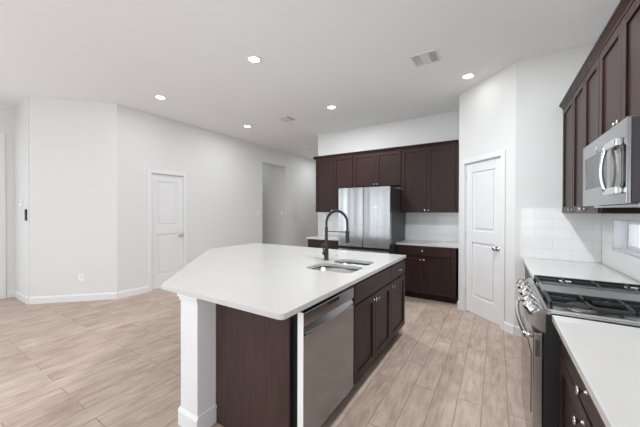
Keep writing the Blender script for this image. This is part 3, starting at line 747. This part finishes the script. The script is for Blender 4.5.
# three cast-iron grates
gz0, gz1 = zt + 0.016, zt + 0.032
gw = (wr - 0.044) / 3
for k in range(3):
    x0 = 0.022 + k * gw + 0.001; x1 = x0 + gw - 0.002; y0, y1 = 0.028, dep - 0.045
    c = MB(); b0 = 0.012
    c.box(x0, x0 + b0, y0, y1, gz0 - 0.004, gz1 - 0.002, 0.002); c.box(x1 - b0, x1, y0, y1, gz0 - 0.004, gz1 - 0.002, 0.002)
    c.box(x0, x1, y0, y0 + b0, gz0 - 0.004, gz1 - 0.002, 0.002); c.box(x0, x1, y1 - b0, y1, gz0 - 0.004, gz1 - 0.002, 0.002)
    xm = (x0 + x1) / 2; ym = (y0 + y1) / 2
    if k != 1:
        c.box(x0, x1, ym - 0.006, ym + 0.006, gz0, gz1 - 0.002, 0.002)
        for yc in ((y0 + ym) / 2, (y1 + ym) / 2):
            c.box(x0, xm - 0.028, yc - 0.005, yc + 0.005, gz0, gz1, 0.002); c.box(xm + 0.028, x1, yc - 0.005, yc + 0.005, gz0, gz1, 0.002)
            c.box(xm - 0.005, xm + 0.005, yc + 0.03, yc + (y1 - y0) / 4 - 0.004, gz0, gz1, 0.002); c.box(xm - 0.005, xm + 0.005, yc - (y1 - y0) / 4 + 0.004, yc - 0.03, gz0, gz1, 0.002)
    else:
        c.box(x0 + b0, x1 - b0, y0 + b0, y1 - b0, gz0 - 0.002, gz0 + 0.006, 0.002)
    for fx_, fy_ in ((x0, y0), (x1 - b0, y0), (x0, y1 - b0), (x1 - b0, y1 - b0)): c.box(fx_, fx_ + b0, fy_, fy_ + b0, zt - 0.0117, gz0, 0.001)
    c.build('grate' if k != 1 else 'griddle', M['iron'] if k != 1 else M['griddle'], rg)

# ------------------------------------------------------------------ ceiling fittings
LR = 0.078
def downlight(x, y, label, power=5):
    r = thing('recessed_light', label, 'ceiling light', (x, y, H), 0, 'recessed lights in the kitchen ceiling')
    MB().lathe([(LR - 0.020, -0.004), (LR - 0.018, -0.0075), (LR - 0.002, -0.006), (LR, -0.0005), (LR - 0.020, -0.0005), (LR - 0.020, -0.004)], (0, 0, 0), (0, 0, 1), 32).build('trim_ring', M['white'], r)
    MB().lathe([(0, -0.004), (LR - 0.021, -0.004), (LR - 0.021, -0.0006), (0, -0.0006)], (0, 0, 0), (0, 0, 1), 32).build('lens', M['lens'], r)
    l = bpy.data.lights.new('lamp', 'AREA'); l.shape = 'DISK'; l.size = 0.13; l.energy = power; l.color = (0.93, 0.97, 1.0)
    o = bpy.data.objects.new('lamp', l); COL.objects.link(o); o.parent = r; o.location = (0, 0, -0.012)
    return r
for x, y, lab, pw in ((-2.275, 2.28, 'round recessed ceiling light nearest the camera, over the island', 9), (-4.20, 2.315, 'leftmost round recessed ceiling light, before the left wall door', 5),
                  (-4.165, 3.99, 'round recessed ceiling light left of the small detector, towards the hall', 9), (-2.255, 3.97, 'round recessed ceiling light between island and refrigerator', 40), (-0.307, 3.94, 'round recessed ceiling light beside the angled pantry wall', 0.8)):
    downlight(x, y, lab, pw)
for x, y, lab, pw in ((-4.2, 7.4, 'added unseen recessed light in the hall', 13), (-6.25, 5.75, 'added unseen recessed light in the passage behind the left wall opening', 4), (-2.3, -0.4, 'added unseen recessed light behind the camera, kitchen side', 10), (-4.3, -0.4, 'added unseen recessed light behind the camera, living side', 8), (-0.30, 2.26, 'recessed ceiling light over the aisle between island and range', 56)):  # hall, passage and behind-camera lamps are unseen, added as fill light
    downlight(x, y, lab, pw)
# supply register
vt = thing('ceiling_vent', 'white rectangular air register in the ceiling near the pantry', 'vent', (-0.668, 3.24, H), 0.0)
def register(root, a, b_, n_):
    f = MB(); z0, z1 = -0.010, -0.0006
    f.box(-a, a, -b_, -b_ + 0.02, z0, z1, 0.003); f.box(-a, a, b_ - 0.02, b_, z0, z1, 0.003); f.box(-a, -a + 0.02, -b_ + 0.02, b_ - 0.02, z0, z1, 0.003); f.box(a - 0.02, a, -b_ + 0.02, b_ - 0.02, z0, z1, 0.003)
    f.box(-a + 0.09, a - 0.09, -b_ + 0.02, b_ - 0.02, z0 + 0.001, z1)
    f.build('register_frame', M['white'], root)
    MB().box(-a + 0.02, a - 0.02, -b_ + 0.02, b_ - 0.02, -0.0022, -0.0008).build('duct_opening', M['duct'], root)
    for sg in (-1, 1):
        sl = MB()
        nn_ = n_ if sg > 0 else 2 * n_
        for k in range(nn_):
            x_ = sg * (a - 0.03 - k * (0.06 / nn_))
            sl.extrude([(x_, -0.0025), (x_ + sg * 0.002, -0.0025), (x_ + sg * 0.006, -0.0095), (x_ + sg * 0.004, -0.0095)], 'y', -b_ + 0.02, b_ - 0.02)
        sl.build('louver', M['white'], root)
register(vt, 0.135, 0.125, 5)
vt2 = thing('ceiling_vent', 'small white air register in the ceiling before the refrigerator', 'vent', (-3.22, 4.05, H), 0.0)
register(vt2, 0.125, 0.115, 5)
sd = thing('smoke_detector', 'round white smoke detector on the hall ceiling', 'smoke detector', (-4.22, 6.25, H))
MB().lathe([(0, -0.035), (0.045, -0.035), (0.06, -0.024), (0.068, -0.012), (0.068, -0.0006), (0, -0.0006)], (0, 0, 0), (0, 0, 1), 28).build('housing', M['plastic'], sd)
MB().lathe([(0, -0.038), (0.012, -0.038), (0.013, -0.0355), (0, -0.0355)], (0, 0, 0), (0, 0, 1), 14).build('test_button', M['nickel'], sd)

# ------------------------------------------------------------------ wall fittings
def outlet(name, label, cat, loc, rz, kind):
    r = thing(name, label, cat, loc, rz)
    MB().box(-0.036, 0.036, -0.006, -0.0005, -0.058, 0.058, 0.003, 2).build('cover_plate', M['plastic'], r)
    if kind == 'outlet':
        for z in (-0.02, 0.02):
            s2_ = MB().box(-0.017, 0.017, -0.0085, -0.0062, z - 0.014, z + 0.014, 0.003).build('socket', M['plastic'], r)
            MB().box(-0.008, -0.005, -0.0092, -0.0086, z - 0.006, z + 0.006).box(0.005, 0.008, -0.0092, -0.0086, z - 0.006, z + 0.006).build('slot', M['gap'], s2_)
    else:
        MB().box(-0.016, 0.016, -0.009, -0.0062, -0.033, 0.033, 0.002).build('rocker', M['plastic'], r)
    return r
ud = Vector((1, 1, 0)).normalized(); 
def diag_pt(px_t): return Vector((DX, DY, 0)) + Vector((XL - DX, XL - DX, 0)) * px_t
q = diag_pt(0.575); outlet('power_outlet', 'white power outlet low on the angled left wall', 'outlet', (q.x, q.y, 0.36), math.radians(45), 'outlet')
outlet('light_switch', 'white light switch on the left wall beside the hall opening', 'light switch', (XL, 5.188, 1.338), math.radians(90), 'switch')
outlet('light_switch', 'white light switch inside the hall opening', 'light switch', (XL - T - 0.045, OP1, 1.338), 0, 'switch')
th = thing('thermostat', 'small white thermostat on the narrow wall at far left', 'thermostat', (-6.165, YT, 1.492))
MB().box(-0.042, 0.042, -0.024, -0.0005, -0.055, 0.055, 0.006, 2).build('housing', M['plastic'], th)
MB().box(-0.026, 0.026, -0.0255, -0.0242, 0.0, 0.035).build('display', M['nickel'], th)
cpn = thing('wall_control', 'slim black wall control below the thermostat', 'wall control', (-5.925, YT, 1.315))
MB().box(-0.026, 0.026, -0.018, -0.0005, -0.085, 0.085, 0.004, 2).build('housing', M['black'], cpn)
MB().box(-0.018, 0.018, -0.0192, -0.0182, 0.0, 0.06).build('display', M['blackgloss'], cpn)
